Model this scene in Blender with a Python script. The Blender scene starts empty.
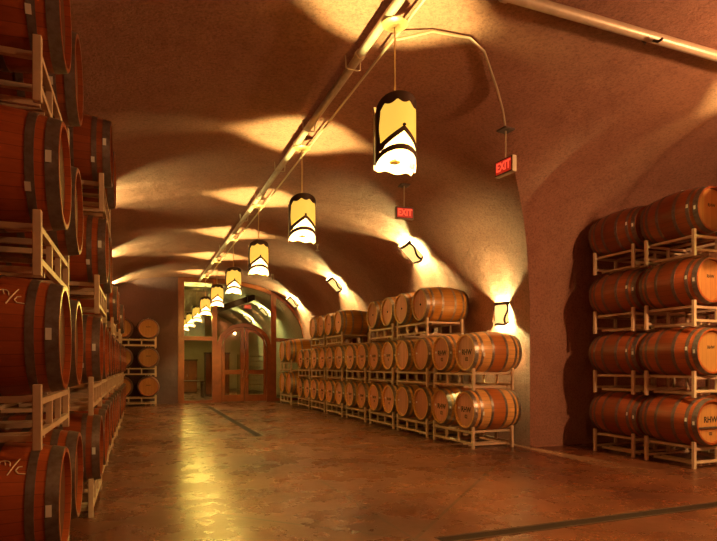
import bpy, bmesh, math, random
from mathutils import Vector, Matrix
random.seed(7)
PI = math.pi
S = bpy.context.scene
COL = S.collection
# ------------------------------------------------------------------ camera
YAW = math.radians(21.4)
EYE = 1.42
cam = bpy.data.cameras.new('camera'); co = bpy.data.objects.new('camera', cam); COL.objects.link(co)
co.location = (0, 0, EYE); co.rotation_euler = (PI/2, 0, -YAW)
cam.sensor_fit = 'HORIZONTAL'; cam.sensor_width = 36; cam.lens = 36*560/717
cam.shift_y = 95.5/717; cam.clip_start = 0.05; cam.clip_end = 200
S.camera = co
vs = S.view_settings
S.display_settings.display_device = 'sRGB'
vs.view_transform = 'Standard'; vs.look = 'None'; vs.gamma = 1; vs.use_curve_mapping = False
vs.exposure = 0.16
w = bpy.data.worlds.new('world'); S.world = w; w.use_nodes = True
w.node_tree.nodes['Background'].inputs[0].default_value = (0.02, 0.008, 0.004, 1)
w.node_tree.nodes['Background'].inputs[1].default_value = 0.3
S.cycles.sample_clamp_indirect = 6
S.cycles.use_denoising = True

# ------------------------------------------------------------------ node helpers
class NT:
    def __init__(s, m): s.t = m.node_tree; s.n = s.t.nodes; s.l = s.t.links
    def new(s, typ, ins=None, **kw):
        nd = s.n.new(typ)
        for k, v in kw.items(): setattr(nd, k, v)
        for k, v in (ins or {}).items():
            sock = nd.inputs[k]
            if isinstance(v, bpy.types.NodeSocket): s.l.new(v, sock)
            else: sock.default_value = v
        return nd
    def math(s, op, a, b=0.0, c=0.0):
        return s.new('ShaderNodeMath', {0: a, 1: b, 2: c}, operation=op).outputs[0]
    def mix(s, f, a, b, mode='MIX'):
        nd = s.new('ShaderNodeMix', data_type='RGBA', blend_type=mode)
        for k, v in ((0, f), (6, a), (7, b)):
            if isinstance(v, bpy.types.NodeSocket): s.l.new(v, nd.inputs[k])
            else: nd.inputs[k].default_value = v
        return nd.outputs[2]
    def noise(s, vec, scale, detail=4, rough=.6):
        return s.new('ShaderNodeTexNoise', {'Vector': vec, 'Scale': scale, 'Detail': detail, 'Roughness': rough}).outputs[0]
    def ramp(s, f, a, b):
        return s.new('ShaderNodeMapRange', {0: f, 1: a, 2: b, 3: 0.0, 4: 1.0}).outputs[0]
def c4(c): return (c[0], c[1], c[2], 1)
def base_mat(name, color, rough=.5, metal=0.0, spec=.5):
    m = bpy.data.materials.new(name); m.use_nodes = True
    b = m.node_tree.nodes['Principled BSDF']
    b.inputs['Base Color'].default_value = c4(color); b.inputs['Roughness'].default_value = rough
    b.inputs['Metallic'].default_value = metal; b.inputs['Specular IOR Level'].default_value = spec
    return m, NT(m), b
def mottled(name, ca, cb, scale, rough=.7, bump=.0, bscale=40, metal=0.0, spec=.4, r2=None):
    m, t, b = base_mat(name, ca, rough, metal, spec)
    tc = t.new('ShaderNodeTexCoord').outputs['Object']
    f = t.ramp(t.noise(tc, scale, 6), .35, .65)
    t.l.new(t.mix(f, c4(ca), c4(cb)), b.inputs['Base Color'])
    if r2 is not None:
        t.l.new(t.new('ShaderNodeMapRange', {0: t.noise(tc, scale*2.3, 4), 1: .3, 2: .7, 3: rough, 4: r2}).outputs[0], b.inputs['Roughness'])
    if bump:
        bp = t.new('ShaderNodeBump', {'Height': t.noise(tc, bscale, 5, .7), 'Strength': 1.0, 'Distance': bump})
        t.l.new(bp.outputs[0], b.inputs['Normal'])
    return m
def emit_mat(name, color, strength, base=(.6, .5, .3)):
    m, t, b = base_mat(name, base, .4)
    b.inputs['Emission Color'].default_value = c4(color); b.inputs['Emission Strength'].default_value = strength
    return m

# stave wood: planks around the axis (local Y), from the angle about the axis
def stave_mat(name, ca, cb, stain, stain_w, rough=.35):
    m, t, b = base_mat(name, ca, rough, 0, .5)
    tc = t.new('ShaderNodeTexCoord').outputs['Object']
    x = t.new('ShaderNodeSeparateXYZ', {0: tc})
    ang = t.math('ARCTAN2', x.outputs[0], x.outputs[2])
    a = t.math('MULTIPLY', t.math('ADD', ang, PI), 30/(2*PI))
    oi = t.new('ShaderNodeObjectInfo').outputs['Random']
    cell = t.math('ADD', t.math('FLOOR', a), t.math('MULTIPLY', oi, 91.7))
    wn = t.new('ShaderNodeTexWhiteNoise', {'W': cell}, noise_dimensions='1D').outputs[0]
    fr = t.math('FRACT', a)
    joint = t.math('LESS_THAN', t.math('MINIMUM', fr, t.math('SUBTRACT', 1.0, fr)), .035)
    mp = t.new('ShaderNodeMapping', {0: tc, 'Scale': (14, 1.2, 14)}).outputs[0]
    grain = t.noise(mp, 3.0, 5)
    col = t.mix(wn, c4(ca), c4(cb))
    col = t.mix(t.math('MULTIPLY', t.ramp(grain, .35, .75), .45), col, c4([k*.55 for k in cb]))
    if stain_w > 0:
        edge = t.math('LESS_THAN', t.math('ABSOLUTE', x.outputs[1]), stain_w)
        col = t.mix(t.math('MULTIPLY', edge, t.math('ADD', .55, t.math('MULTIPLY', oi, .4))), col, c4(stain))
    hv = t.new('ShaderNodeHueSaturation', {'Color': col, 'Value': t.math('ADD', .78, t.math('MULTIPLY', oi, .42))}).outputs[0]
    col = t.mix(t.math('MULTIPLY', joint, .4), hv, (.02, .008, .004, 1))
    t.l.new(col, b.inputs['Base Color'])
    return m
def head_mat(name, ca, cb):
    m, t, b = base_mat(name, ca, .55, 0, .3)
    tc = t.new('ShaderNodeTexCoord').outputs['Object']
    x = t.new('ShaderNodeSeparateXYZ', {0: tc})
    a = t.math('MULTIPLY', x.outputs[0], 1/.085)
    oi = t.new('ShaderNodeObjectInfo').outputs['Random']
    wn = t.new('ShaderNodeTexWhiteNoise', {'W': t.math('ADD', t.math('FLOOR', a), t.math('MULTIPLY', oi, 53.0))}, noise_dimensions='1D').outputs[0]
    fr = t.math('FRACT', t.math('ADD', a, 100.0))
    joint = t.math('LESS_THAN', fr, .05)
    mp = t.new('ShaderNodeMapping', {0: tc, 'Scale': (14, 14, 1.5)}).outputs[0]
    col = t.mix(wn, c4(ca), c4(cb))
    col = t.mix(t.math('MULTIPLY', t.ramp(t.noise(mp, 3, 5), .4, .75), .35), col, c4([k*.6 for k in cb]))
    hv = t.new('ShaderNodeHueSaturation', {'Color': col, 'Value': t.math('ADD', .85, t.math('MULTIPLY', oi, .3))}).outputs[0]
    t.l.new(t.mix(t.math('MULTIPLY', joint, .45), hv, (.06, .02, .01, 1)), b.inputs['Base Color'])
    return m

M = {}
M['oak'] = stave_mat('pale_oak', (.86, .44, .15), (.74, .35, .11), (.40, .085, .012), .135)
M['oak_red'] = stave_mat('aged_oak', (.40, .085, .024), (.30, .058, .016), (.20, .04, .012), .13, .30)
M['oak_top'] = stave_mat('honey_oak', (.74, .34, .065), (.64, .27, .045), (.45, .18, .03), .12)
M['head'] = head_mat('oak_head', (.76, .33, .21), (.64, .26, .165))
M['head_shade'] = head_mat('shade_darkened_head', (.13, .04, .018), (.10, .03, .013))  # dark-row heads: weak light painted in as a darker wood colour
M['head_dark'] = head_mat('aged_head', (.50, .22, .07), (.42, .17, .05))
M['hoop'] = mottled('galvanised_hoop', (.42, .36, .33), (.30, .22, .19), 30, .32, metal=.85, r2=.5)
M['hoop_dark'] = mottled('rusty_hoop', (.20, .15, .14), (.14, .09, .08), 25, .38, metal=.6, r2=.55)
M['bung'] = base_mat('silicone_bung', (.75, .68, .6), .5)[0]
M['paper'] = base_mat('white_sticker', (.85, .80, .76), .6)[0]
M['ink'] = base_mat('black_stencil_ink', (.03, .015, .01), .8)[0]
M['chalk'] = base_mat('chalk', (.85, .70, .50), .9)[0]
M['rack'] = mottled('cream_steel', (.64, .44, .30), (.54, .35, .24), 9, .45)
M['iron'] = base_mat('dark_iron', (.055, .022, .014), .5, .5)[0]
M['pipe'] = mottled('painted_pipe', (.48, .35, .27), (.40, .28, .21), 8, .4, metal=.2)
M['conduit'] = base_mat('conduit_metal', (.55, .42, .30), .4, .6)[0]
M['wood'] = mottled('red_mahogany', (.235, .056, .018), (.17, .038, .012), 5, .3)
M['darkwood'] = mottled('dark_wood', (.075, .022, .012), (.05, .016, .01), 5, .4)
M['canopy'] = base_mat('bronze_canopy', (.55, .33, .15), .4, .4)[0]
M['signbox'] = base_mat('sign_housing', (.50, .38, .28), .5, .2)[0]
M['signdark'] = base_mat('sign_dark', (.06, .02, .015), .5)[0]
M['signred'] = emit_mat('sign_red', (1, .03, .01), .32, (.3, .01, .01))
M['signletter'] = emit_mat('sign_letters', (1, .09, .04), .95, (.5, .05, .02))
def shade_mat(name, color, strength, tint, f):
    m = emit_mat(name, color, strength, (.5, .28, .05)); t = NT(m)
    b = t.n['Principled BSDF']; out = [n for n in t.n if n.type == 'OUTPUT_MATERIAL'][0]
    tr = t.new('ShaderNodeBsdfTransparent', {'Color': c4(tint)}).outputs[0]
    t.l.new(t.new('ShaderNodeMixShader', {0: f, 1: b.outputs[0], 2: tr}).outputs[0], out.inputs[0]); return m
M['shade'] = shade_mat('amber_glass', (1, .60, .085), .80, (1, .75, .4), .03)
M['shade_hot'] = shade_mat('lit_glass', (1, .83, .50), 3.0, (1, .85, .6), .4)
M['bulb'] = emit_mat('bulb_glow', (1, .80, .45), 12.0)
M['sconce_glass'] = emit_mat('sconce_glass', (1, .70, .22), 1.1, (.7, .55, .3))
M['drain'] = mottled('drain_grate', (.02, .008, .005), (.03, .012, .008), 40, .85, spec=.1)
M['drain_frame'] = base_mat('drain_frame', (.06, .025, .015), .75, 0, .2)[0]
M['steel'] = base_mat('bright_steel', (.6, .5, .42), .3, .9)[0]
M['louver'] = mottled('grey_louver', (.30, .24, .16), (.24, .19, .13), 10, .6)
M['cloth'] = base_mat('pale_blue_sheet', (.55, .52, .62), .7)[0]
# glass
def glass():
    m = bpy.data.materials.new('clear_pane'); m.use_nodes = True
    t = NT(m); t.n.clear()
    o = t.new('ShaderNodeOutputMaterial')
    fr = t.new('ShaderNodeFresnel', {'IOR': 1.45}).outputs[0]
    tr = t.new('ShaderNodeBsdfTransparent', {'Color': (.93, .95, .9, 1)}).outputs[0]
    gl = t.new('ShaderNodeBsdfGlossy', {'Color': (1, 1, 1, 1), 'Roughness': 0.02}).outputs[0]
    mx = t.new('ShaderNodeMixShader', {0: t.math('MULTIPLY', fr, 1.6), 1: tr, 2: gl}).outputs[0]
    t.l.new(mx, o.inputs[0]); return m
M['glass'] = glass()
# cave plaster
def plaster(name, ca, cb, cc):
    m, t, b = base_mat(name, ca, .8, 0, .25)
    p = t.new('ShaderNodeNewGeometry').outputs['Position']
    col = t.mix(t.ramp(t.noise(p, .55, 5, .6), .35, .68), c4(ca), c4(cb))
    col = t.mix(t.math('MULTIPLY', t.ramp(t.noise(p, 2.6, 7, .7), .48, .75), .5), col, c4(cc))
    sp = t.noise(p, 30, 5, .8)
    col = t.mix(t.math('MULTIPLY', t.ramp(sp, .46, .66), .6), col, c4([k*.45 for k in cc]))
    t.l.new(col, b.inputs['Base Color'])
    h = t.math('ADD', t.math('MULTIPLY', t.noise(p, 34, 6, .75), .5), t.noise(p, 3.2, 4))
    t.l.new(t.new('ShaderNodeBump', {'Height': h, 'Strength': .8, 'Distance': .05}).outputs[0], b.inputs['Normal'])
    return m
M['plaster'] = plaster('cave_plaster', (.36, .155, .108), (.30, .122, .085), (.20, .070, .048))
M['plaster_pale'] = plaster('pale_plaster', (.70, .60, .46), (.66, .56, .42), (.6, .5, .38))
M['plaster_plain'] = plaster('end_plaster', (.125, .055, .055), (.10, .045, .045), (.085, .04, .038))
# floor concrete
def concrete():
    m, t, b = base_mat('stained_concrete', (.3, .15, .07), .3, 0, .5)
    p = t.new('ShaderNodeNewGeometry').outputs['Position']
    col = t.mix(t.ramp(t.noise(p, .7, 6, .6), .36, .66), (.165, .046, .02, 1), (.075, .018, .009, 1))
    col = t.mix(t.math('MULTIPLY', t.ramp(t.noise(p, 2.2, 9, .75), .44, .74), .6), col, (.06, .018, .009, 1))
    col = t.mix(t.math('MULTIPLY', t.ramp(t.noise(p, 9, 6, .7), .58, .75), .35), col, (.22, .095, .05, 1))
    x = t.new('ShaderNodeSeparateXYZ', {0: p})
    dx = t.math('SUBTRACT', x.outputs[0], 2.1); dy = t.math('SUBTRACT', x.outputs[1], 4.1)
    l1 = t.math('LESS_THAN', t.math('ABSOLUTE', t.math('ADD', dx, dy)), .026)
    l2 = t.math('LESS_THAN', t.math('ABSOLUTE', t.math('SUBTRACT', dx, dy)), .026)
    near = t.math('LESS_THAN', t.math('ABSOLUTE', dx), 4.0)
    l3 = t.math('LESS_THAN', t.math('ABSOLUTE', dx), .014)
    far = t.math('LESS_THAN', x.outputs[1], 11.2)
    j = t.math('MAXIMUM', t.math('MULTIPLY', t.math('MAXIMUM', l1, l2), near), t.math('MULTIPLY', l3, far))
    l4 = t.math('LESS_THAN', t.math('ABSOLUTE', t.math('SUBTRACT', t.math('MODULO', t.math('ADD', dy, 40.0), 6.0), 3.0)), .008)
    l4 = t.math('MULTIPLY', l4, t.math('GREATER_THAN', x.outputs[1], 9.0))
    j = t.math('MAXIMUM', j, l4)
    t.l.new(t.mix(t.math('MULTIPLY', j, .85), col, (.05, .02, .01, 1)), b.inputs['Base Color'])
    t.l.new(t.new('ShaderNodeMapRange', {0: t.noise(p, 1.7, 6, .7), 1: .3, 2: .72, 3: .19, 4: .38}).outputs[0], b.inputs['Roughness'])
    t.l.new(t.new('ShaderNodeBump', {'Height': t.noise(p, 5, 5, .6), 'Strength': .25, 'Distance': .006}).outputs[0], b.inputs['Normal'])
    return m
M['floor'] = concrete()

# ------------------------------------------------------------------ mesh helpers
def mk(name, bm, mat, parent=None, smooth=True, loc=None):
    me = bpy.data.meshes.new(name)
    bmesh.ops.recalc_face_normals(bm, faces=bm.faces[:])
    bm.to_mesh(me); bm.free()
    if mat: me.materials.append(M[mat] if isinstance(mat, str) else mat)
    if smooth:
        for p in me.polygons: p.use_smooth = True
        try: me.set_sharp_from_angle(angle=math.radians(35))
        except Exception: pass
    o = bpy.data.objects.new(name, me); COL.objects.link(o)
    if parent: o.parent = parent
    if loc: o.location = loc
    return o
def box(bm, x0, x1, y0, y1, z0, z1, mt=None):
    v = [bm.verts.new((x, y, z)) for x in (x0, x1) for y in (y0, y1) for z in (z0, z1)]
    if mt: 
        for q in v: q.co = mt @ q.co
    for f in ((0, 1, 3, 2), (4, 6, 7, 5), (0, 4, 5, 1), (2, 3, 7, 6), (0, 2, 6, 4), (1, 5, 7, 3)):
        bm.faces.new([v[i] for i in f])
def bevel_all(bm, r, seg=1):
    bmesh.ops.bevel(bm, geom=bm.edges[:], offset=r, segments=seg, affect='EDGES', profile=.5)
def tube(bm, pts, r, n=10, cap=True):
    pts = [Vector(p) for p in pts]; rings = []
    up = Vector((0, 0, 1))
    for i, p in enumerate(pts):
        d = (pts[min(i+1, len(pts)-1)] - pts[max(i-1, 0)]).normalized()
        a = d.cross(up)
        if a.length < 1e-3: a = d.cross(Vector((1, 0, 0)))
        a.normalize(); b = d.cross(a).normalized()
        rings.append([bm.verts.new(p + r*(math.cos(2*PI*k/n)*a + math.sin(2*PI*k/n)*b)) for k in range(n)])
    for i in range(len(rings)-1):
        for k in range(n):
            bm.faces.new((rings[i][k], rings[i][(k+1) % n], rings[i+1][(k+1) % n], rings[i+1][k]))
    if cap:
        bm.faces.new(rings[0][::-1]); bm.faces.new(rings[-1])
def lathe(bm, prof, axis='Z', n=32, closed=False, cap0=False, cap1=False):
    rings = []
    for r, h in prof:
        ring = []
        for k in range(n):
            a = 2*PI*k/n
            if axis == 'Z': ring.append(bm.verts.new((r*math.cos(a), r*math.sin(a), h)))
            else: ring.append(bm.verts.new((r*math.cos(a), h, r*math.sin(a))))
        rings.append(ring)
    m = len(rings)
    for i in range(m if closed else m-1):
        A, B = rings[i], rings[(i+1) % m]
        for k in range(n): bm.faces.new((A[k], A[(k+1) % n], B[(k+1) % n], B[k]))
    if cap0: bm.faces.new(rings[0])
    if cap1: bm.faces.new(rings[-1][::-1])
def prism(bm, outline, y0, y1):
    """outline in XZ, extruded along Y"""
    a = [bm.verts.new((x, y0, z)) for x, z in outline]; b = [bm.verts.new((x, y1, z)) for x, z in outline]
    bm.faces.new(a); bm.faces.new(b[::-1]); n = len(a)
    for i in range(n): bm.faces.new((a[i], b[i], b[(i+1) % n], a[(i+1) % n]))
def band(bm, lo, hi, y0, y1):
    """strip between two XZ curves, extruded along Y"""
    L = [[bm.verts.new((p[0], y, p[1])) for p in c] for c in (lo, hi) for y in (y0, y1)]
    a, b, c, d = L  # lo y0, lo y1, hi y0, hi y1
    for i in range(len(lo)-1):
        bm.faces.new((a[i], a[i+1], c[i+1], c[i])); bm.faces.new((b[i], d[i], d[i+1], b[i+1]))
        bm.faces.new((a[i], b[i], b[i+1], a[i+1])); bm.faces.new((c[i], c[i+1], d[i+1], d[i]))
    for i in (0, -1): bm.faces.new((a[i], c[i], d[i], b[i]))
def tag(o, label=None, cat=None, group=None, kind=None):
    if label: o['label'] = label
    if cat: o['category'] = cat
    if group: o['group'] = group
    if kind: o['kind'] = kind
    return o
def empty(name, loc=(0, 0, 0), rz=0.0, **kw):
    o = bpy.data.objects.new(name, None); COL.objects.link(o); o.empty_display_size = .1
    o.location = loc; o.rotation_euler = (0, 0, rz); tag(o, **kw); return o
def kids(o): return [c for c in bpy.data.objects if c.parent == o]
KID = {}
def dup(root, name=None):
    """copy a thing, its parts and sub-parts"""
    if root.name not in KID: KID[root.name] = [(c, kids(c)) for c in kids(root)]
    r = root.copy(); COL.objects.link(r)
    for c, gs in KID[root.name]:
        d = c.copy(); COL.objects.link(d); d.parent = r
        for g in gs:
            e = g.copy(); COL.objects.link(e); e.parent = d
    return r
def text_mesh(txt, size):
    cu = bpy.data.curves.new('t', 'FONT'); cu.body = txt; cu.size = size; cu.align_x = 'CENTER'; cu.align_y = 'CENTER'; cu.extrude = .0006; cu.offset = size*.028
    ob = bpy.data.objects.new('t', cu); COL.objects.link(ob)
    dg = bpy.context.evaluated_depsgraph_get(); dg.update()
    me = bpy.data.meshes.new_from_object(ob.evaluated_get(dg))
    bpy.data.objects.remove(ob); bpy.data.curves.remove(cu)
    return me

# ------------------------------------------------------------------ vault geometry
CX, HW, SPR, RISE, NE = 2.25, 4.12, 1.8, 3.02, 2.8        # main tunnel along Y
CY, HC = 4.10, 3.93                                         # side tunnel along X
HWL = 4.30                                                   # the opposite wall stands a little further out
YE, YB = 22.3, -6.0
def arch(o, hw): 
    o = min(abs(o)/hw, 1.0); return SPR + RISE*(1 - o**NE)**(1/NE)
def archx(o): return arch(o, HW if o > 0 else HWL)
def half_at(z, hw):
    if z <= SPR: return hw
    t = min((z-SPR)/RISE, 1.0); return hw*(max(0.0, 1 - t**NE))**(1/NE)
def prof(n=40):
    """(fraction of half width, z) from springing to crown"""
    out = []
    for i in range(n+1):
        a = PI/2*i/n
        c, s = math.cos(a)**(2/NE), math.sin(a)**(2/NE)
        out.append((c, SPR + RISE*s))
    return out
def ceil_z(x, y):
    z = archx(x-CX) if -HWL < x-CX < HW else 0
    if x > CX and abs(y-CY) < HC: z = max(z, arch(y-CY, HC))
    return z
def strip(bm, rowA, rowB):
    for i in range(len(rowA)-1):
        bm.faces.new((rowA[i], rowA[i+1], rowB[i+1], rowB[i]))
def lin(a, b, n): return [a + (b-a)*i/n for i in range(n+1)]
P = prof()
def rows(bm, pts):
    """pts: list of rows of coordinates"""
    R = [[bm.verts.new(p) for p in r] for r in pts]
    for a, b in zip(R, R[1:]): strip(bm, a, b)
bm = bmesh.new()
rows(bm, [[(CX-HWL*f, y, z) for y in lin(YB, YE, 24)] for f, z in P])
for sgn, y0 in ((1, YE), (-1, YB)):
    rows(bm, [[(CX+HW*f, y, z) for y in lin(CY+sgn*half_at(z, HC), y0, 20)] for f, z in P])
XE = 16.0
for sgn in (1, -1):
    rows(bm, [[(x, CY+sgn*HC*f, z) for x in lin(CX+half_at(z, HW), XE, 20)] for f, z in P])
bmesh.ops.remove_doubles(bm, verts=bm.verts[:], dist=.002)
tag(mk('ceiling', bm, 'plaster'), kind='structure')
bm = bmesh.new(); rows(bm, [[(CX-HWL, y, z) for y in lin(YB, YE, 10)] for z in (0, SPR)])
tag(mk('wall_left', bm, 'plaster'), kind='structure')
bm = bmesh.new(); rows(bm, [[(CX+HW, y, z) for y in lin(CY+HC, YE, 8)] for z in (0, SPR)])
rows(bm, [[(CX+HW, y, z) for y in lin(YB, CY-HC, 8)] for z in (0, SPR)])
tag(mk('wall_right', bm, 'plaster'), kind='structure')
bm = bmesh.new()
for sgn in (1, -1): rows(bm, [[(x, CY+sgn*HC, z) for x in lin(CX+HW, XE, 8)] for z in (0, SPR)])
tag(mk('wall_side_tunnel', bm, 'plaster'), kind='structure')
def end_outline(x0, x1, n=40):
    return [(x0, 0), (x1, 0)] + [(x, max(archx(x-CX), .01)) for x in lin(x1, x0, n)]
bm = bmesh.new(); prism(bm, end_outline(CX-HWL, CX+HW), YB-.2, YB)
tag(mk('wall_back', bm, 'plaster', smooth=False), kind='structure')
bm = bmesh.new()
o_ = [(CY-HC, 0), (CY+HC, 0)] + [(y, arch(y-CY, HC)) for y in lin(CY+HC, CY-HC, 40)]
bm.faces.new([bm.verts.new((XE, y, z)) for y, z in o_])
tag(mk('wall_side_end', bm, 'plaster', smooth=False), kind='structure')
PX0, PX1 = 1.38, CX+HW
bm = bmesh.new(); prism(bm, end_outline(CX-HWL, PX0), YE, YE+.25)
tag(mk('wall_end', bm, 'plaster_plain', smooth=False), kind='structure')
bm = bmesh.new(); rows(bm, [[(x, y, 0) for x in lin(-2.5, 17, 10)] for y in lin(-7, 37, 20)])
tag(mk('floor', bm, 'floor'), kind='structure')
# room beyond the glass: same bore in pale plaster
YF = 36.0
bm = bmesh.new()
full = [(CX-HWL, 0)] + [(CX-HWL*f, z) for f, z in P] + [(CX+HW*f, z) for f, z in P[::-1][1:]] + [(CX+HW, 0)]
rows(bm, [[(x, y, z) for y in lin(YE+.25, YF, 10)] for x, z in full])
tag(mk('ceiling', bm, 'plaster_pale'), kind='structure')
bm = bmesh.new(); prism(bm, end_outline(CX-HWL, CX+HW), YF, YF+.2)
tag(mk('wall_back', bm, 'plaster_pale', smooth=False), kind='structure')

# ------------------------------------------------------------------ wooden partition
def vz(x): return archx(x-CX) - .015
YA, YZ = YE-.02, YE+.12
DC, DRX, DSP, DRZ = 3.89, 1.06, 2.17, .94     # arched doorway
def ell(rx, rz, n=28, a0=0, a1=PI): return [(DC+rx*math.cos(a), DSP+rz*math.sin(a)) for a in lin(a1, a0, n)]
bm = bmesh.new()
for x0, x1 in ((PX0, 1.60), (2.64, 2.83), (4.95, 5.16)):
    prism(bm, [(x0, 0), (x1, 0), (x1, vz(x1)), (x0, vz(x0))], YA, YZ)
box(bm, 1.60, 2.64, YA+.01, YZ-.01, 2.40, 2.56); box(bm, 1.60, 2.64, YA+.01, YZ-.01, 0, .10)
box(bm, 5.16, PX1-.02, YA+.01, YZ-.01, 2.40, 2.54); box(bm, 5.16, PX1-.02, YA+.01, YZ-.01, 0, .12)
xs = lin(1.60, PX1-.03, 40)
band(bm, [(x, vz(x)-.16) for x in xs], [(x, vz(x)) for x in xs], YA+.01, YZ-.01)
part = tag(mk('trim_1', bm, 'wood', smooth=False), kind='structure')
bm = bmesh.new()
band(bm, [(DC-DRX+.17, 0)] + ell(DRX-.17, DRZ-.16) + [(DC+DRX-.17, 0)], [(DC-DRX, 0)] + ell(DRX, DRZ) + [(DC+DRX, 0)], YA, YZ)
door1 = tag(mk('door_1', bm, 'wood', smooth=False), kind='structure')
bm = bmesh.new()
I_RX, I_RZ = DRX-.17, DRZ-.16
for s, nm in ((-1, 'door_leaf'), (1, 'door_leaf')):
    bm = bmesh.new()
    g = .012; out = .0
    xs_in = DC + s*g; xs_out = DC + s*(I_RX-.01)
    def ez(x, d=0.0):
        q = (x-DC)/(I_RX-.01); return DSP + (I_RZ-.01)*math.sqrt(max(0, 1-q*q)) - d
    st = .15
    X0, X1 = sorted((xs_in, xs_out))
    # stiles
    if s < 0:
        prism(bm, [(X0, .02), (X0+st*.8, .02), (X0+st*.8, ez(X0+st*.8)), (X0, DSP)], YA+.03, YZ-.03)
        prism(bm, [(X1-st, .02), (X1, .02), (X1, ez(X1)), (X1-st, ez(X1-st))], YA+.03, YZ-.03)
        a, b = X0+st*.8, X1-st
    else:
        prism(bm, [(X0, .02), (X0+st, .02), (X0+st, ez(X0+st)), (X0, ez(X0))], YA+.03, YZ-.03)
        prism(bm, [(X1-st*.8, .02), (X1, .02), (X1, DSP), (X1-st*.8, ez(X1-st*.8))], YA+.03, YZ-.03)
        a, b = X0+st, X1-st*.8
    box(bm, a, b, YA+.03, YZ-.03, .02, .28); box(bm, a, b, YA+.03, YZ-.03, 1.10, 1.27)
    xx = lin(a, b, 14)
    band(bm, [(x, ez(x, .13)) for x in xx], [(x, ez(x)) for x in xx], YA+.03, YZ-.03)
    leaf = mk('door_leaf', bm, 'wood', door1, smooth=False)
    bm = bmesh.new(); box(bm, a, b, YA+.06, YA+.07, .28, 1.10); mk('glass_pane', bm, 'glass', leaf, smooth=False)
    bm = bmesh.new(); prism(bm, [(a, 1.27), (b, 1.27)] + [(x, ez(x, .13)) for x in xx[::-1]], YA+.06, YA+.07)
    mk('glass_pane', bm, 'glass', leaf, smooth=False)
    bm = bmesh.new(); hx = DC + s*.08
    tube(bm, [(hx, YA+.03, .98), (hx, YA-.04, 1.0), (hx, YA-.04, 1.22), (hx, YA+.03, 1.24)], .012, 8)
    mk('door_handle', bm, 'steel', leaf)
# fixed glazing
for i, ol in enumerate((
    [(1.60, .10), (2.64, .10), (2.64, 2.40), (1.60, 2.40)],
    [(1.60, 2.56), (2.64, 2.56)] + [(x, vz(x)-.16) for x in lin(2.64, 1.60, 8)],
    [(2.83, DSP)] + [(x, z+.0) for x, z in ell(DRX, DRZ)][0:] + [(4.95, DSP)] + [(x, vz(x)-.16) for x in lin(4.95, 2.83, 14)],
    [(5.16, .12), (PX1-.05, .12), (PX1-.05, 2.40), (5.16, 2.40)],
    [(5.16, 2.54), (PX1-.05, 2.54)] + [(x, max(vz(x)-.16, 2.55)) for x in lin(PX1-.06, 5.16, 12)])):
    bm = bmesh.new(); prism(bm, ol, YA+.06, YA+.07)
    tag(mk('window_%d' % (i+1), bm, 'glass', smooth=False), kind='structure')

# ------------------------------------------------------------------ barrels
R, RE, HL = .355, .302, .465
def br(y): return R - (R-RE)*min(1, (abs(y)/HL))**2
def build_barrel(name, wood, head, hoop):
    root = empty(name)
    bm = bmesh.new()
    p = [(RE-.028, -HL+.035), (RE-.024, -HL)] + [(br(y), y) for y in lin(-HL, HL, 16)] + [(RE-.024, HL), (RE-.028, HL-.035)]
    lathe(bm, p, 'Y', 40)
    mk('staves', bm, wood, root)
    for s in (-1, 1):
        bm = bmesh.new()
        c = [bm.verts.new(((RE-.026)*math.cos(2*PI*k/40), s*(HL-.035), (RE-.026)*math.sin(2*PI*k/40))) for k in range(40)]
        bm.faces.new(c if s < 0 else c[::-1]); mk('barrel_head', bm, head, root, smooth=False)
    for s in (-1, 1):
        for a, wd in ((HL-.036, .066), (HL-.140, .044), (.135, .046)):
            bm = bmesh.new(); y0, y1 = s*a-wd/2, s*a+wd/2
            y0, y1 = max(y0, -HL+.003), min(y1, HL-.003)
            lathe(bm, [(br(y0)-.001, y0), (br(y0)+.004, y0), (br(y1)+.004, y1), (br(y1)-.001, y1)], 'Y', 40, closed=True)
            mk('hoop', bm, hoop, root)
    bm = bmesh.new(); lathe(bm, [(.028, R-.01), (.028, R+.006), (.020, R+.02), (.001, R+.021)], 'Z', 14, cap0=True)
    mk('bung', bm, 'bung', root)
    return root
def sticker(root, side, y, ang, wd=.034, ht=.062, name='sticker'):
    """small paper label on the curved side; ang from horizontal upwards, side -1/+1 in local X"""
    bm = bmesh.new(); box(bm, -wd/2, wd/2, -.001, .001, -ht/2, ht/2)
    r = br(y) + .0065
    nrm = Vector((side*math.cos(ang), 0, math.sin(ang)))
    yy = Vector((0, 1, 0)); z = nrm.cross(yy) * (1 if side > 0 else -1)
    if z.z < 0: z = -z
    x = nrm.cross(z)
    mt = Matrix((x, nrm, z)).transposed().to_4x4(); mt.translation = nrm*r + Vector((0, y, 0))
    bmesh.ops.transform(bm, matrix=mt, verts=bm.verts[:])
    return mk(name, bm, 'paper', root, smooth=False)
def stencil(root, lines):
    for txt, size, z, dx in lines:
        me = text_mesh(txt, size); me.materials.clear(); me.materials.append(M['ink'])
        me.transform(Matrix.Translation((dx, -HL+.0335, z)) @ Matrix.Rotation(PI/2, 4, 'X'))
        o = bpy.data.objects.new('stencil', me); COL.objects.link(o); o.parent = root
def head_plug(root):
    bm = bmesh.new(); lathe(bm, [(.022, 0), (.022, .008), (.001, .012)], 'Z', 12)
    bmesh.ops.transform(bm, matrix=Matrix.Translation((0, -HL+.035, .0)) @ Matrix.Rotation(PI/2, 4, 'X'), verts=bm.verts[:])
    mk('head_plug', bm, 'ink', root)
def head_note(root, x, z):
    bm = bmesh.new(); box(bm, x-.022, x+.022, -HL+.0325, -HL+.0345, z-.016, z+.016); mk('sticker', bm, 'paper', root, smooth=False)
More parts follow.
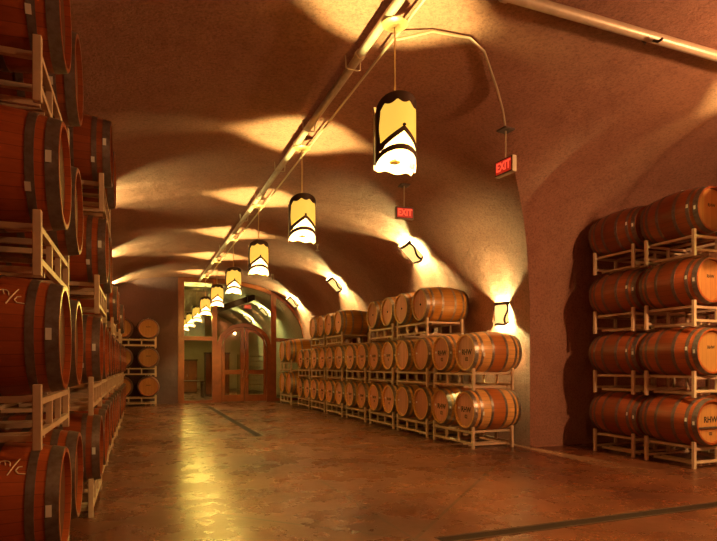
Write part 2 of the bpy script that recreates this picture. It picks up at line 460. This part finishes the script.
def strokes(root, segs, y0, ang0, s, side=-1):
    bm = bmesh.new()
    for seg in segs:
        pts = []
        for k in range(len(seg)-1):
            for t in lin(0, 1, 4)[:-1]: pts.append([seg[k][i]+(seg[k+1][i]-seg[k][i])*t for i in (0, 1)])
        pts.append(seg[-1])
        q = []
        for u, v in pts:
            y = y0 - u*s; r = br(y)+.001; a = ang0 + v*s/r
            q.append((side*r*math.cos(a), y, r*math.sin(a)))
        tube(bm, q, .0035, 5)
    mk('chalk_mark', bm, 'chalk', root)
MC = [[(0, 0), (.05, .45), (.3, .55), (.42, .1)], [(.3, .55), (.55, .5), (.68, .35), (.72, .0)],
      [(.62, -.75), (1.25, .75)], [(1.5, .0), (1.25, -.05), (1.1, -.35), (1.3, -.6), (1.75, -.62)]]
B = {}
def variant(key, wood, head, hoop, fn):
    b = build_barrel('oak_barrel', wood, head, hoop); fn(b); B[key] = [b, False]
def _st(b): sticker(b, 1, -HL+.16, -.12); sticker(b, 1, -HL+.035, .02, .03, .04); head_note(b, -.21, .02)
variant('text', 'oak', 'head', 'hoop', lambda b: (stencil(b, (('RHW', .125, .0, .01), ('02', .085, -.115, .01))), _st(b)))
variant('mark', 'oak', 'head', 'hoop', lambda b: (stencil(b, (('RHW', .085, .0, .0), ('02', .06, -.09, .0))), _st(b)))
variant('plain', 'oak', 'head', 'hoop', _st)
variant('plug', 'oak_top', 'head', 'hoop', lambda b: head_plug(b))
variant('cask', 'oak_top', 'head', 'hoop', lambda b: None)
def _rt(b):
    sticker(b, -1, -HL+.14, .10, .03, .05); sticker(b, -1, -HL+.04, -.02, .03, .05)
variant('right', 'oak_red', 'head_dark', 'hoop_dark', lambda b: (_rt(b), stencil(b, (('RHW', .06, .05, .0),))))
def _rt2(b):
    _rt(b); stencil(b, (('RHW', .11, .03, .0), ('Reserve'[:0] or '02', .06, -.16, .0)))
    bm = bmesh.new(); box(bm, -.255, .255, -HL+.015, -HL+.034, -.085, -.062); mk('head_bar', bm, 'hoop_dark', b, smooth=False)
variant('right_bar', 'oak_red', 'head_dark', 'hoop_dark', _rt2)
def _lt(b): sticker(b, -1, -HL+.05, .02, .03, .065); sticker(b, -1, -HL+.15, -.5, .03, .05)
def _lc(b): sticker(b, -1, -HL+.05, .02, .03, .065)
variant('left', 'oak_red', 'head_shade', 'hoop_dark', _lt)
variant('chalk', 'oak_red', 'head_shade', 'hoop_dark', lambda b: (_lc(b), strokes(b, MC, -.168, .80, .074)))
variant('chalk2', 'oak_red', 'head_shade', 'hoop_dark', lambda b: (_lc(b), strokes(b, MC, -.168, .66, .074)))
def put(key, loc, rz, label, group, cat='barrel', scale=1.0):
    b, used = B[key]
    o = dup(b) if used else b
    if not used:
        KID[b.name] = [(c, kids(c)) for c in kids(b)]
    B[key][1] = True
    o.location = loc; o.rotation_euler = (0, 0, rz); o.scale = (scale,)*3
    tag(o, label, cat, group); return o

# ------------------------------------------------------------------ racks (two barrels each), front at local -Y
def build_rack():
    root = empty('barrel_rack')
    T = .022
    for sx in (-1, 1):
        for sy in (-1, 1):
            bm = bmesh.new(); box(bm, sx*.64-T, sx*.64+T, sy*.38-T, sy*.38+T, 0, .362); bevel_all(bm, .003)
            mk('post', bm, 'rack', root, smooth=False)
    for sy, nm in ((-1, 'front_frame'), (1, 'rear_frame')):
        bm = bmesh.new()
        box(bm, -.62, .62, sy*.38-T*.8, sy*.38+T*.8, .250, .284)
        box(bm, -.62, .62, sy*.38-T*.8, sy*.38+T*.8, .070, .104)
        for x in (-.20, .20): box(bm, x-.02, x+.02, sy*.38-T*.75, sy*.38+T*.75, .104, .250)
        mk(nm, bm, 'rack', root, smooth=False)
    for x in (-.58, -.16, .16, .58):
        bm = bmesh.new(); box(bm, x-.017, x+.017, -.364, .364, .262, .296); mk('cradle_bar', bm, 'rack', root, smooth=False)
    for x in (-.49, -.33, .33, .49):
        bm = bmesh.new(); box(bm, x-.015, x+.015, -.372, .372, .034, .070)
        mk('base_bar', bm, 'rack', root, smooth=False)
    return root
RK = [build_rack(), False]
def rack(loc, rz, label, group, scale=1.0):
    o = dup(RK[0]) if RK[1] else RK[0]
    if not RK[1]: KID[RK[0].name] = [(c, kids(c)) for c in kids(RK[0])]
    RK[1] = True
    o.location = loc; o.rotation_euler = (0, 0, rz); o.scale = (scale,)*3
    tag(o, label, 'rack', group)
PITCH, BZ, SP = .957, .630, .41
ORD = ['first', 'second', 'third', 'fourth', 'fifth', 'sixth', 'seventh', 'eighth']
TIER = ['bottom tier', 'second tier', 'third tier', 'top tier']
# long row along the sconce wall: heads face -X
XR, RS = 5.31, 1.045
tiers = [2, 3, 3, 2, 3, 3, 2]
for i in range(7):
    yc = 8.83 + 1.645*i
    jx = random.uniform(-.02, .02)
    for k in range(tiers[i]):
        z = PITCH*RS*k
        xo = XR + jx + random.uniform(-.012, .012)
        tn = ('bottom', 'middle', 'top')[k]
        rack((xo+.38*RS, yc, z), -PI/2, 'cream steel rack under the %s tier, %s stack from bare wall corner' % (tn, ORD[i]), 'racks of the long row', RS)
        for s, nf in ((-1, 'nearer'), (1, 'farther')):
            key = 'plug' if k == 2 else ('text' if i == 0 else 'plain' if i == 1 else 'mark')
            ds = {'plug': 'honey oak barrel with plugged head', 'text': 'pale oak barrel with stencilled head', 'plain': 'pale oak barrel with plain head', 'mark': 'pale oak barrel with small stencil'}[key]
            put(key, (xo-.03+HL*RS-(.03 if k == 2 else 0), yc+s*SP*RS+random.uniform(-.008, .008), z+BZ*RS), -PI/2,
                '%s, %s tier, %s one, %s stack from bare wall corner' % (ds, tn, nf, ORD[i]), 'oak barrels of the long row', 'barrel', RS)
# larger casks at the end of the row
for k in range(2):
    tn = ('lower', 'upper')[k]; sc = 1.25
    rack((5.12+.38*sc, 20.52, PITCH*sc*k), -PI/2, 'larger cream rack under the %s casks beside the door post' % tn, 'racks of large casks', sc)
    for s, nf in ((-1, 'nearer'), (1, 'farther')):
        put('cask', (5.08+HL*sc, 20.52+s*SP*sc, PITCH*sc*k+BZ*sc), -PI/2, 'large honey oak cask, %s level, %s one beside the wooden door post' % (tn, nf), 'large casks by the doors', 'barrel', sc)
# tall double stack in the side tunnel: heads face -Y
for j, (yf, nf) in enumerate(((5.48, 'front'), (6.50, 'rear'))):
    for k in range(4):
        z = PITCH*1.025*k
        rack((7.78, yf+.41, z), 0, 'cream steel rack, %s, %s stack in the side tunnel' % (TIER[k], nf), 'racks in the side tunnel', 1.025)
        key = 'right_bar' if (k == 0 and j == 0) else 'right'
        put(key, (7.78-SP*1.025+random.uniform(-.01, .01), yf+.40+random.uniform(-.02, .0), z+BZ*1.025), 0,
            'glossy red-brown barrel%s, %s, %s stack in the side tunnel' % (' with barred head' if key == 'right_bar' else '', TIER[k], nf), 'barrels in the side tunnel', 'barrel', 1.025)
        put('right', (7.78+SP*1.025, yf+.40, z+BZ*1.025), 0,
            'dark red-brown barrel deeper inside the tunnel, %s, %s stack' % (TIER[k], nf), 'barrels in the side tunnel', 'barrel', 1.025)
# dark row opposite: heads face +X
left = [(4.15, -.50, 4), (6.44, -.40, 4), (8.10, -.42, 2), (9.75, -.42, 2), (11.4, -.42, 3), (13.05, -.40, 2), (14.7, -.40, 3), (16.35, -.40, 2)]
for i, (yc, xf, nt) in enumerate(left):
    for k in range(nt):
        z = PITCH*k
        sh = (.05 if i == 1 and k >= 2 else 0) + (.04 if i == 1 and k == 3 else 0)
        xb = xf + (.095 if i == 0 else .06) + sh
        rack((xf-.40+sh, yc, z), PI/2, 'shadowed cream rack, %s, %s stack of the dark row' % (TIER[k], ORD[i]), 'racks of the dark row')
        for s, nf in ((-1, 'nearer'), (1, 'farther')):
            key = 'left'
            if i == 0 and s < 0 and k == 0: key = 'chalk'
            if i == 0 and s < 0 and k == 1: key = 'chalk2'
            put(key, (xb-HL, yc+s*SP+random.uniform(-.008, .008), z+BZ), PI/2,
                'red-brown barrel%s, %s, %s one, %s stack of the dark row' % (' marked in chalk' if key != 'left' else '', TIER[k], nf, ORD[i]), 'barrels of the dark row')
# stack beside the partition, heads face the hall
sc = 1.08
for k in range(3):
    z = PITCH*sc*k; tn = ('bottom', 'middle', 'top')[k]
    dx = (.0, -.0, .0)[k]
    rack((-.13, 21.16+.40*sc, z), 0, 'cream rack under the %s barrels against the plain end wall' % tn, 'racks by the end wall', sc)
    for s, nf in ((-1, 'outer'), (1, 'doorward')):
        put('right', (-.13+s*SP*sc+dx, 21.14+HL*sc, z+BZ*sc), 0, 'round-headed barrel, %s tier, %s one against the plain end wall' % (tn, nf), 'barrels by the end wall', 'barrel', sc)

# ------------------------------------------------------------------ pendant lamps
PH, PR = .77, .195
FM = math.radians(89)
def fz(s):   # outlines of one panel, s in [-1,1]
    a = abs(s)
    zb = .075*(1-a**2)**1.0 + .012*math.cos(3*PI*s) + .012 if a < .82 else .0 + .06*(a-.82)/.18*.6 + .012
    z2 = .235 - .125*a**2; z1 = z2-.055
    z5 = max(.255 + .17*(1-min(a/.72, 1))**1.15, z2+.002); z4 = max(z5-.058-.02*(a > .6), z2+.001)
    z7 = .55 + .22*math.sqrt(max(0, 1-a*a)); z6 = z7 - .075 - .035*abs(math.cos(2.5*PI*s))
    if a > .86: z6 = min(z6, .56)
    return zb, z1, z2, z4, z5, z6, z7
def cyl(bm, lo, hi, r, th, fs, sgn):
    """curved strip on the panel between two height functions"""
    V = []
    for s in fs:
        ph = s*FM
        c = (math.sin(ph), -math.cos(ph)*sgn)
        V.append([bm.verts.new((c[0]*rr, c[1]*rr, zz)) for rr in (r, r+th) for zz in (lo(s), hi(s))])
    for a, b in zip(V, V[1:]):
        bm.faces.new((a[0], b[0], b[1], a[1])); bm.faces.new((a[2], a[3], b[3], b[2]))
        bm.faces.new((a[0], a[2], b[2], b[0])); bm.faces.new((a[1], b[1], b[3], a[3]))
    for e in (V[0], V[-1]): bm.faces.new((e[0], e[1], e[3], e[2]))
SS = lin(-1, 1, 44)
def build_pendant(drop):
    root = empty('pendant_lamp')
    for sg in (1, -1):
        nm = 'glass_panel'
        bm = bmesh.new(); cyl(bm, lambda s: fz(s)[4]-.01, lambda s: fz(s)[5]+.01, PR, .004, SS, sg); g = mk(nm, bm, 'shade', root)
        bm = bmesh.new(); cyl(bm, lambda s: fz(s)[0], lambda s: fz(s)[1]+.01, PR, .004, SS, sg)
        cyl(bm, lambda s: fz(s)[2]-.01, lambda s: max(fz(s)[3], fz(s)[2])+.008, PR, .004, lin(-.80, .80, 36), sg)
        mk('lit_panel', bm, 'shade_hot', g)
        bm = bmesh.new()
        cyl(bm, lambda s: fz(s)[5], lambda s: fz(s)[6], PR+.003, .007, SS, sg)
        cyl(bm, lambda s: fz(s)[1], lambda s: fz(s)[2], PR+.003, .007, SS, sg)
        cyl(bm, lambda s: fz(s)[3], lambda s: fz(s)[4], PR+.003, .007, lin(-.80, .80, 36), sg)
        for e in (-1, 1):
            V = []
            for z in lin(.10, .60, 16):
                wv = .78 + .03*math.sin(z*19)
                V.append((e*wv, e*1.0, z))
            prev = None
            for a0, a1, z in V:
                q = [bm.verts.new((math.sin(s*FM)*rr, -math.cos(s*FM)*rr*sg, z)) for s in (a0, a1) for rr in (PR+.003, PR+.010)]
                if prev:
                    for i, j in ((0, 1), (1, 3), (3, 2), (2, 0)): bm.faces.new((prev[i], prev[j], q[j], q[i]))
                prev = q
        bmesh.ops.transform(bm, matrix=Matrix.Identity(4), verts=bm.verts[:])
        mk('iron_frame', bm, 'iron', g)
        bm = bmesh.new(); lathe(bm, [(.001, -.016), (.014, -.008), (.018, 0), (.014, .012), (.001, .018)], 'Z', 10)
        bmesh.ops.transform(bm, matrix=Matrix.Translation((0, -(PR+.010)*sg, .428)), verts=bm.verts[:])
        mk('knob', bm, 'iron', g)
    bm = bmesh.new(); box(bm, -.012, .012, -PR-.004, PR+.004, .735, .752)
    lathe(bm, [(.02, .72), (.03, .74), (.012, .79), (.001, .80)], 'Z', 12)
    mk('crossbar', bm, 'iron', root)
    bm = bmesh.new(); tube(bm, [(0, 0, .78), (0, 0, PH+drop)], .008, 8); mk('stem', bm, 'canopy', root)
    bm = bmesh.new(); tube(bm, [(0, 0, .20), (0, 0, .13)], .006, 8); lathe(bm, [(.001, .105), (.05, .11), (.055, .125), (.018, .14), (.014, .18)], 'Z', 12); 
    mk('socket', bm, 'canopy', root)
    bm = bmesh.new(); lathe(bm, [(.016, .255), (.028, .235), (.034, .21), (.028, .185), (.001, .175)], 'Z', 14); mk('bulb', bm, 'bulb', root)
    bm = bmesh.new(); lathe(bm, [(.001, PH+drop-.03), (.05, PH+drop-.025), (.11, PH+drop-.012), (.125, PH+drop), (.001, PH+drop+.004)], 'Z', 24)
    mk('canopy', bm, 'canopy', root)
    return root
PEND_E = 470.0
LCOL = (1.0, .97, .31)
def point(loc, e, r=.035, col=LCOL, name='light'):
    l = bpy.data.lights.new(name, 'POINT'); l.energy = e; l.shadow_soft_size = r; l.color = col
    o = bpy.data.objects.new(name, l); COL.objects.link(o); o.location = loc; return o
PZ = 3.235
pend = build_pendant(.797)
pend.scale = (1, 1, .9)
KID[pend.name] = [(c, kids(c)) for c in kids(pend)]
ppos = [(2.25, 4.80+3.24*k) for k in range(6)] + [(2.25, 1.56)]
names = ['amber glass pendant lamp, %s along the ceiling pipe beyond the floor crossing' % ORD[k] for k in range(5)]
names += ['amber glass pendant lamp hanging close before the glazed partition', 'amber glass pendant lamp hanging above the floor crossing']
for k, (x, y) in enumerate(ppos):
    o = pend if k == 0 else dup(pend)
    o.location = (x, y, PZ); tag(o, names[k], 'lamp', 'pendant lamps')
    point((x, y, PZ+.29), PEND_E*(.5 if y < 2 else 1), .045, name='pendant_light')
for k, x in enumerate((7.0, 10.5)):
    o = dup(pend); o.location = (x, 4.25, PZ); o.rotation_euler = (0, 0, PI/2)
    tag(o, 'amber glass pendant lamp inside the side tunnel, %s from the crossing' % ORD[k], 'lamp', 'pendant lamps')
    point((x, 4.25, PZ+.29), PEND_E*.6, .045, name='pendant_light')
for k, y in enumerate((24.25, 27.5, 30.7)):
    o = dup(pend); o.location = (2.25, y, PZ); tag(o, 'pendant lamp seen through the glass, %s beyond the partition' % ORD[k], 'lamp', 'pendant lamps')
    point((2.25, y, PZ+.29), PEND_E*.6, .045, name='pendant_light')

# ------------------------------------------------------------------ sconces
def build_sconce():
    root = empty('wall_sconce')
    H2, W2, DP = .215, .19, .13
    bm = bmesh.new(); box(bm, -.07, .07, -.012, 0, -.09, .09); mk('back_plate', bm, 'iron', root, smooth=False)
    def arc(s): return (W2*math.sin(s*1.45)/math.sin(1.45), -.015-DP*math.cos(s*1.45))
    def sheet(bm, lo, hi, fs, off, th):
        V = []
        for s in fs:
            x, y = arc(s); n = Vector((x*.6, y, 0)).normalized()
            V.append([bm.verts.new((x+n.x*d, y+n.y*d, z)) for d in (off, off+th) for z in (lo(s), hi(s))])
        for a, b in zip(V, V[1:]):
            bm.faces.new((a[0], b[0], b[1], a[1])); bm.faces.new((a[2], a[3], b[3], b[2]))
            bm.faces.new((a[0], a[2], b[2], b[0])); bm.faces.new((a[1], b[1], b[3], a[3]))
        for e in (V[0], V[-1]): bm.faces.new((e[0], e[1], e[3], e[2]))
    fs = lin(-1, 1, 24)
    bot = lambda s: -H2 + .05*abs(s)**1.5 + .02*math.cos(5*s)
    bm = bmesh.new(); sheet(bm, bot, lambda s: H2, fs, 0, .004); mk('glass_panel', bm, 'sconce_glass', root)
    bm = bmesh.new()
    sheet(bm, lambda s: H2-.045, lambda s: H2+.010, fs, .002, .010)
    sheet(bm, lambda s: bot(s)-.008, lambda s: bot(s)+.035, fs, .002, .010)
    for e in (-1, 1):
        prev = None
        for z in lin(-H2+.03, H2-.01, 18):
            s0 = e*(.66 + .14*math.sin(z*15)); s1 = s0 + .17
            q = []
            for s in (s0, s1):
                x, y = arc(s); n = Vector((x*.6, y, 0)).normalized()
                q += [bm.verts.new((x+n.x*d, y+n.y*d, z)) for d in (.002, .012)]
            if prev:
                for i, j in ((0, 1), (1, 3), (3, 2), (2, 0)): bm.faces.new((prev[i], prev[j], q[j], q[i]))
            prev = q
    mk('iron_frame', bm, 'iron', root)
    bm = bmesh.new(); lathe(bm, [(.001, -.03), (.022, -.02), (.028, 0), (.022, .02), (.001, .03)], 'Z', 12)
    bmesh.ops.transform(bm, matrix=Matrix.Translation((0, -.07, 0)), verts=bm.verts[:]); mk('bulb', bm, 'bulb', root)
    return root
sc0 = build_sconce(); KID[sc0.name] = [(c, kids(c)) for c in kids(sc0)]
SC_E = 420.0
used_s = [False]
def sconce(side, f, y, label, z=None, e=1.0):
    """f: offset from the tunnel axis; side +1 right wall, -1 opposite"""
    if f >= HW: pos = Vector((CX+side*HW, y, z)); tang = Vector((0, 0, 1))
    else:
        hw = HW if side > 0 else HWL; zz = arch(f, hw); d = .02
        pos = Vector((CX+side*f, y, zz)); tang = (Vector((CX+side*(f-d), y, arch(f-d, hw))) - Vector((CX+side*(f+d), y, arch(f+d, hw)))).normalized()
    xax = Vector((0, -side, 0)); zax = tang; yax = zax.cross(xax)     # front is -yax
    mt = Matrix((xax, yax, zax)).transposed().to_4x4(); mt.translation = pos - yax*.004
    o = dup(sc0) if used_s[0] else sc0
    used_s[0] = True
    o.matrix_world = mt @ Matrix.Scale(1.0 if z else 1.2, 4); tag(o, label, 'wall light', 'wall sconces')
    for dz in (.10, -.10):
        point(mt @ Vector((0, -.075, dz)), SC_E*e*.5, .02, (1, 1.0, .36), 'sconce_light')
sconce(1, HW, 8.77, 'upright glass and iron sconce on the wall above the stencilled barrels', 2.38, 1.3)
for k, y in enumerate((11.1, 16.3, 21.35)):
    sconce(1, 3.42, y, 'tilted glass and iron sconce high over the long row, %s from the hall crossing' % ORD[k], None, 1.6)
for k, y in enumerate((11.1, 16.3, 21.35)):
    sconce(-1, 3.33, y, 'tilted glass and iron sconce high over the dark row, %s from the hall crossing' % ORD[k], None, 1.6)
for k, y in enumerate((26.3, 30.5)):
    sconce(1, 3.33, y, 'tilted sconce seen through the glass, %s beyond the partition' % ORD[k], None, .5)

point((6.6, 2.4, 3.9), 620, .07, (1, .56, .22), 'side_tunnel_fill')  # unseen light added to brighten the side-tunnel barrels and wall
hb = empty('added_bulb', (6.6, 2.4, 0), label='added bare bulb on a cord inside the side tunnel, off to its near side', cat='lamp')  # invented bulb and cord, out of view, added to go with that light
zc_ = ceil_z(6.6, 2.4)
bm = bmesh.new(); tube(bm, [(0, 0, 4.10), (0, 0, zc_-.01)], .006, 8); mk('cord', bm, 'iron', hb)
bm = bmesh.new(); lathe(bm, [(.018, 4.12), (.022, 4.08), (.020, 4.05), (.016, 4.04)], 'Z', 12, cap0=True); mk('socket', bm, 'iron', hb)
bm = bmesh.new(); lathe(bm, [(.014, 4.045), (.028, 4.02), (.032, 4.0), (.026, 3.98), (.001, 3.972)], 'Z', 14); mk('bulb', bm, 'bulb', hb)
bm = bmesh.new(); lathe(bm, [(.001, zc_-.03), (.05, zc_-.025), (.055, zc_-.005)], 'Z', 16); mk('ceiling_rose', bm, 'iron', hb)
point((2.25, 1.56, PZ-.06), 55, .06, (1, .42, .14), 'crossing_fill')  # added reddish fill below the crossing pendant, no fixture of its own
# ------------------------------------------------------------------ exit signs
def build_sign(drop):
    root = empty('exit_sign')
    bm = bmesh.new(); box(bm, -.165, .165, -.035, .035, 0, .21); bevel_all(bm, .006); mk('housing', bm, 'signbox', root, smooth=False)
    for s in (-1, 1):
        bm = bmesh.new(); box(bm, -.158, .158, s*.036-.003, s*.036+.003, .007, .203); fr = mk('face_frame', bm, 'signdark', root, smooth=False)
        bm = bmesh.new(); box(bm, -.140, .140, s*.040-.002, s*.040+.002, .024, .186); mk('red_face', bm, 'signred', root, smooth=False)
        me = text_mesh('EXIT', .155); me.materials.clear(); me.materials.append(M['signletter'])
        me.transform(Matrix.Translation((0, s*.0432, .105)) @ Matrix.Rotation(0 if s < 0 else PI, 4, 'Z') @ Matrix.Rotation(PI/2, 4, 'X') @ Matrix.Scale(.82, 4, (1, 0, 0)))
        o = bpy.data.objects.new('letters', me); COL.objects.link(o); o.parent = root
    bm = bmesh.new(); tube(bm, [(0, 0, .21), (0, 0, .21+drop)], .009, 8); mk('stem', bm, 'conduit', root)
    bm = bmesh.new(); box(bm, -.085, .085, -.085, .085, .21+drop, .235+drop); bevel_all(bm, .005); mk('ceiling_plate', bm, 'signdark', root, smooth=False)
    return root
es = build_sign(.36); KID[es.name] = [(c, kids(c)) for c in kids(es)]
es.location = (4.43, 6.07, 3.90); es.rotation_euler = (0, 0, -PI/2+.12); tag(es, 'red lit exit sign hung edge-on at the end of a ceiling conduit', 'sign', 'exit signs')
e2 = dup(es); e2.location = (4.23, 8.65, 3.93); e2.rotation_euler = (0, 0, -.1); tag(e2, 'red lit exit sign facing the hall, hung above the long barrel row', 'sign', 'exit signs')
e3 = dup(es); e3.location = (4.35, 24.2, 3.86); e3.rotation_euler = (0, 0, 0); tag(e3, 'red exit sign seen through the glass over the arched doors', 'sign', 'exit signs')

# ------------------------------------------------------------------ pipes
def hang_pipe(name, pts, r, label, fit, along):
    root = empty(name, (0, 0, 0), label=label, cat='pipe')
    bm = bmesh.new(); tube(bm, pts, r, 14); mk('pipe_run', bm, 'pipe', root)
    for p in fit:
        bm = bmesh.new(); p = Vector(p); a = Vector(along).normalized()
        tube(bm, [p-a*.03, p+a*.03], r+.012, 14); mk('coupling', bm, 'pipe', root)
    return root
pz = 4.70
mp = hang_pipe('ceiling_pipe', [(2.17, YB+.1, pz), (2.17, YE-.1, pz)], .045, 'thick cream pipe running along the crown of the main vault', [(2.17, y, pz) for y in (5.5, 8.0, 10.5, 13.2, 16.0, 19)], (0, 1, 0))
for y in lin(2.3, 21.0, 11):
    bm = bmesh.new(); tube(bm, [(2.08, y, pz+.085), (2.09, y, pz-.045), (2.12, y, pz-.056), (2.22, y, pz-.056), (2.25, y, pz-.045), (2.26, y, pz+.085)], .008, 6)
    mk('pipe_clamp', bm, 'conduit', mp)
bm = bmesh.new(); tube(bm, [(2.39, YB+.1, pz+.02), (2.39, YE-.1, pz+.02)], .014, 8)
tag(mk('conduit', bm, 'conduit'), 'thin metal conduit alongside the thick pipe on the main vault', 'pipe')
cp = hang_pipe('ceiling_pipe', [(2.60, 4.12, pz-.01), (XE-.1, 4.12, pz-.01)], .05, 'thick cream pipe running overhead into the side tunnel', [(3.0, 4.12, pz-.01)], (1, 0, 0))
bm = bmesh.new(); tube(bm, [(4.75, 4.12, pz-.04), (4.75, 4.05, pz-.09), (4.75, 4.0, pz-.09)], .014, 8); tube(bm, [(4.75, 4.2, pz-.03), (4.75, 4.24, pz+.04)], .014, 8); mk('valve', bm, 'iron', cp)
bm = bmesh.new()
cpts = [(2.41, 5.10, pz), (2.75, 4.97, 4.80), (3.15, 4.92, 4.80), (3.42, 5.06, 4.79), (3.62, 5.26, 4.77), (3.95, 5.58, 4.71), (4.25, 5.88, 4.63), (4.40, 6.04, 4.52)]
cpts = [(x, y, min(z, ceil_z(x, y)-.03)) for x, y, z in cpts]
tube(bm, cpts, .013, 8); tag(mk('conduit', bm, 'conduit'), 'bent conduit running from the pipe to the edge-on exit sign', 'pipe')
# sprinkler heads
for k, (x, y) in enumerate(((4.40, 14.2), (4.38, 19.5))):
    z = ceil_z(x, y)
    r_ = empty('sprinkler_head', (x, y, z), label='small sprinkler head on the vault %s' % ('between the second and third pendants' if k == 0 else 'just before the glazed partition'), cat='sprinkler', group='sprinkler heads')
    bm = bmesh.new(); lathe(bm, [(.045, .0), (.04, -.02), (.015, -.03), (.013, -.12), (.02, -.13), (.001, -.132)], 'Z', 12); mk('pipe_stub', bm, 'conduit', r_)
    bm = bmesh.new(); lathe(bm, [(.001, -.17), (.05, -.165), (.055, -.155), (.01, -.15)], 'Z', 12); tube(bm, [(.02, 0, -.12), (.02, 0, -.16)], .005, 6); tube(bm, [(-.02, 0, -.12), (-.02, 0, -.16)], .005, 6); mk('deflector', bm, 'steel', r_)

# ------------------------------------------------------------------ floor drains
def drain(x0, x1, y0, y1, label, lx):
    root = empty('trench_drain', ((x0+x1)/2, (y0+y1)/2, 0), label=label, cat='drain', group='trench drains')
    cx, cy = (x0+x1)/2, (y0+y1)/2
    bm = bmesh.new()
    for a in (-1, 1):
        if lx: yy = y0 if a < 0 else y1; box(bm, x0-cx, x1-cx, yy-cy-.012, yy-cy+.012, 0.0005, .005)
        else: xx = x0 if a < 0 else x1; box(bm, xx-cx-.012, xx-cx+.012, y0-cy, y1-cy, 0.0005, .005)
    mk('edge_frame', bm, 'drain_frame', root, smooth=False)
    bm = bmesh.new(); box(bm, x0-cx+.012, x1-cx-.012, y0-cy+.012, y1-cy-.012, .0005, .003); mk('grate', bm, 'drain', root, smooth=False)
drain(2.27, 9.5, 3.93, 4.07, 'dark trench drain crossing the floor into the side tunnel', True)
drain(2.19, 2.33, 11.3, 20.3, 'dark trench drain down the hall centre towards the doors', False)
# low plaster kerb at the foot of the side tunnel wall
bm = bmesh.new(); box(bm, CX+HW+.01, 7.0, CY+HC-.05, CY+HC-.004, 0, .03)
tag(mk('baseboard_side_tunnel', bm, 'plaster', smooth=False), kind='structure')

# ------------------------------------------------------------------ room behind the glass
def cabinet(x0, x1, y0, y1, h, label, n):
    root = empty('wine_cabinet', ((x0+x1)/2, y0, 0), label=label, cat='cabinet', group='cabinets behind the glass')
    W = (x1-x0)/2; D = y1-y0
    bm = bmesh.new(); box(bm, -W, W, .02, D, .08, h); box(bm, -W+.03, W-.03, .05, D-.03, 0, .08); box(bm, -W-.03, W+.03, -.02, D+.01, h, h+.06); mk('body', bm, 'darkwood', root, smooth=False)
    for i in range(n):
        a = -W + 2*W*i/n; b = -W + 2*W*(i+1)/n
        bm = bmesh.new(); box(bm, a+.01, b-.01, 0, .02, .1, h-.02); d = mk('door', bm, 'wood', root, smooth=False)
        bm = bmesh.new(); tube(bm, [(b-.05, -.02, h*.5), (b-.05, -.02, h*.5+.15)], .008, 6); mk('handle', bm, 'steel', d)
cabinet(2.9, 4.0, 27.0, 27.6, 2.0, 'dark wooden cabinet seen through the glass, below the slanted beam', 2)
cabinet(1.9, 2.8, 30.0, 30.6, 1.7, 'low dark wooden cabinet seen through the glazing beside the doors', 2)
root = empty('wine_rack', (4.75, 25.2, 0), label='wire wine rack seen through the glass of the arched door', cat='rack')
bm = bmesh.new()
for x in (-.6, .6):
    for y in (0, .35): tube(bm, [(x, y, 0), (x, y, 1.95)], .014, 6)
mk('post', bm, 'iron', root)
for z in lin(.15, 1.85, 8):
    bm = bmesh.new()
    for y in (0, .35): tube(bm, [(-.6, y, z), (.6, y, z)], .012, 6)
    for x in lin(-.6, .6, 8): tube(bm, [(x, 0, z), (x, .35, z)], .006, 5)
    mk('shelf', bm, 'conduit', root)
root = empty('louver_panel', (2.05, 25.4, 3.85), label='grey slatted panel hung high behind the upper glazing', cat='panel')
bm = bmesh.new()
for x in lin(-.75, .75, 16): box(bm, x-.035, x+.035, 0, .03, 0, .85)
box(bm, -.8, .8, .03, .05, -.03, .88)
mk('slats', bm, 'louver', root, smooth=False)
bm = bmesh.new(); tube(bm, [(-.6, .04, .85), (-.6, .04, 1.0)], .01, 6); tube(bm, [(.6, .04, .85), (.6, .04, 1.0)], .01, 6); mk('hanger', bm, 'iron', root)
bm = bmesh.new(); d_ = Vector((1.4, 0, .85)); prism(bm, [(2.75, 3.55), (2.75, 3.83), (4.75, 4.6), (4.75, 4.32)], 24.6, 24.75)
tag(mk('roof_beam', bm, 'darkwood', smooth=False), 'slanted dark timber beam seen through the glass above the doors', 'beam')
bm = bmesh.new(); rows(bm, [[(x, 33.0+.04*math.sin(x*9), z) for x in lin(2.3, 3.5, 40)] for z in (3.1, 4.25)])
o = tag(mk('projection_screen', bm, 'cloth'), 'pale blue-grey sheet hung at the far end behind the glass', 'screen')
root = empty('tasting_table', (2.0, 26.2, 0), label='dark wooden table seen through the lower glazing beside the doors', cat='table')
bm = bmesh.new(); box(bm, -.75, .75, -.4, .4, .72, .77); mk('table_top', bm, 'darkwood', root, smooth=False)
for x in (-.66, .66):
    for y in (-.33, .33):
        bm = bmesh.new(); box(bm, x-.035, x+.035, y-.035, y+.035, 0, .72); mk('leg', bm, 'darkwood', root, smooth=False)
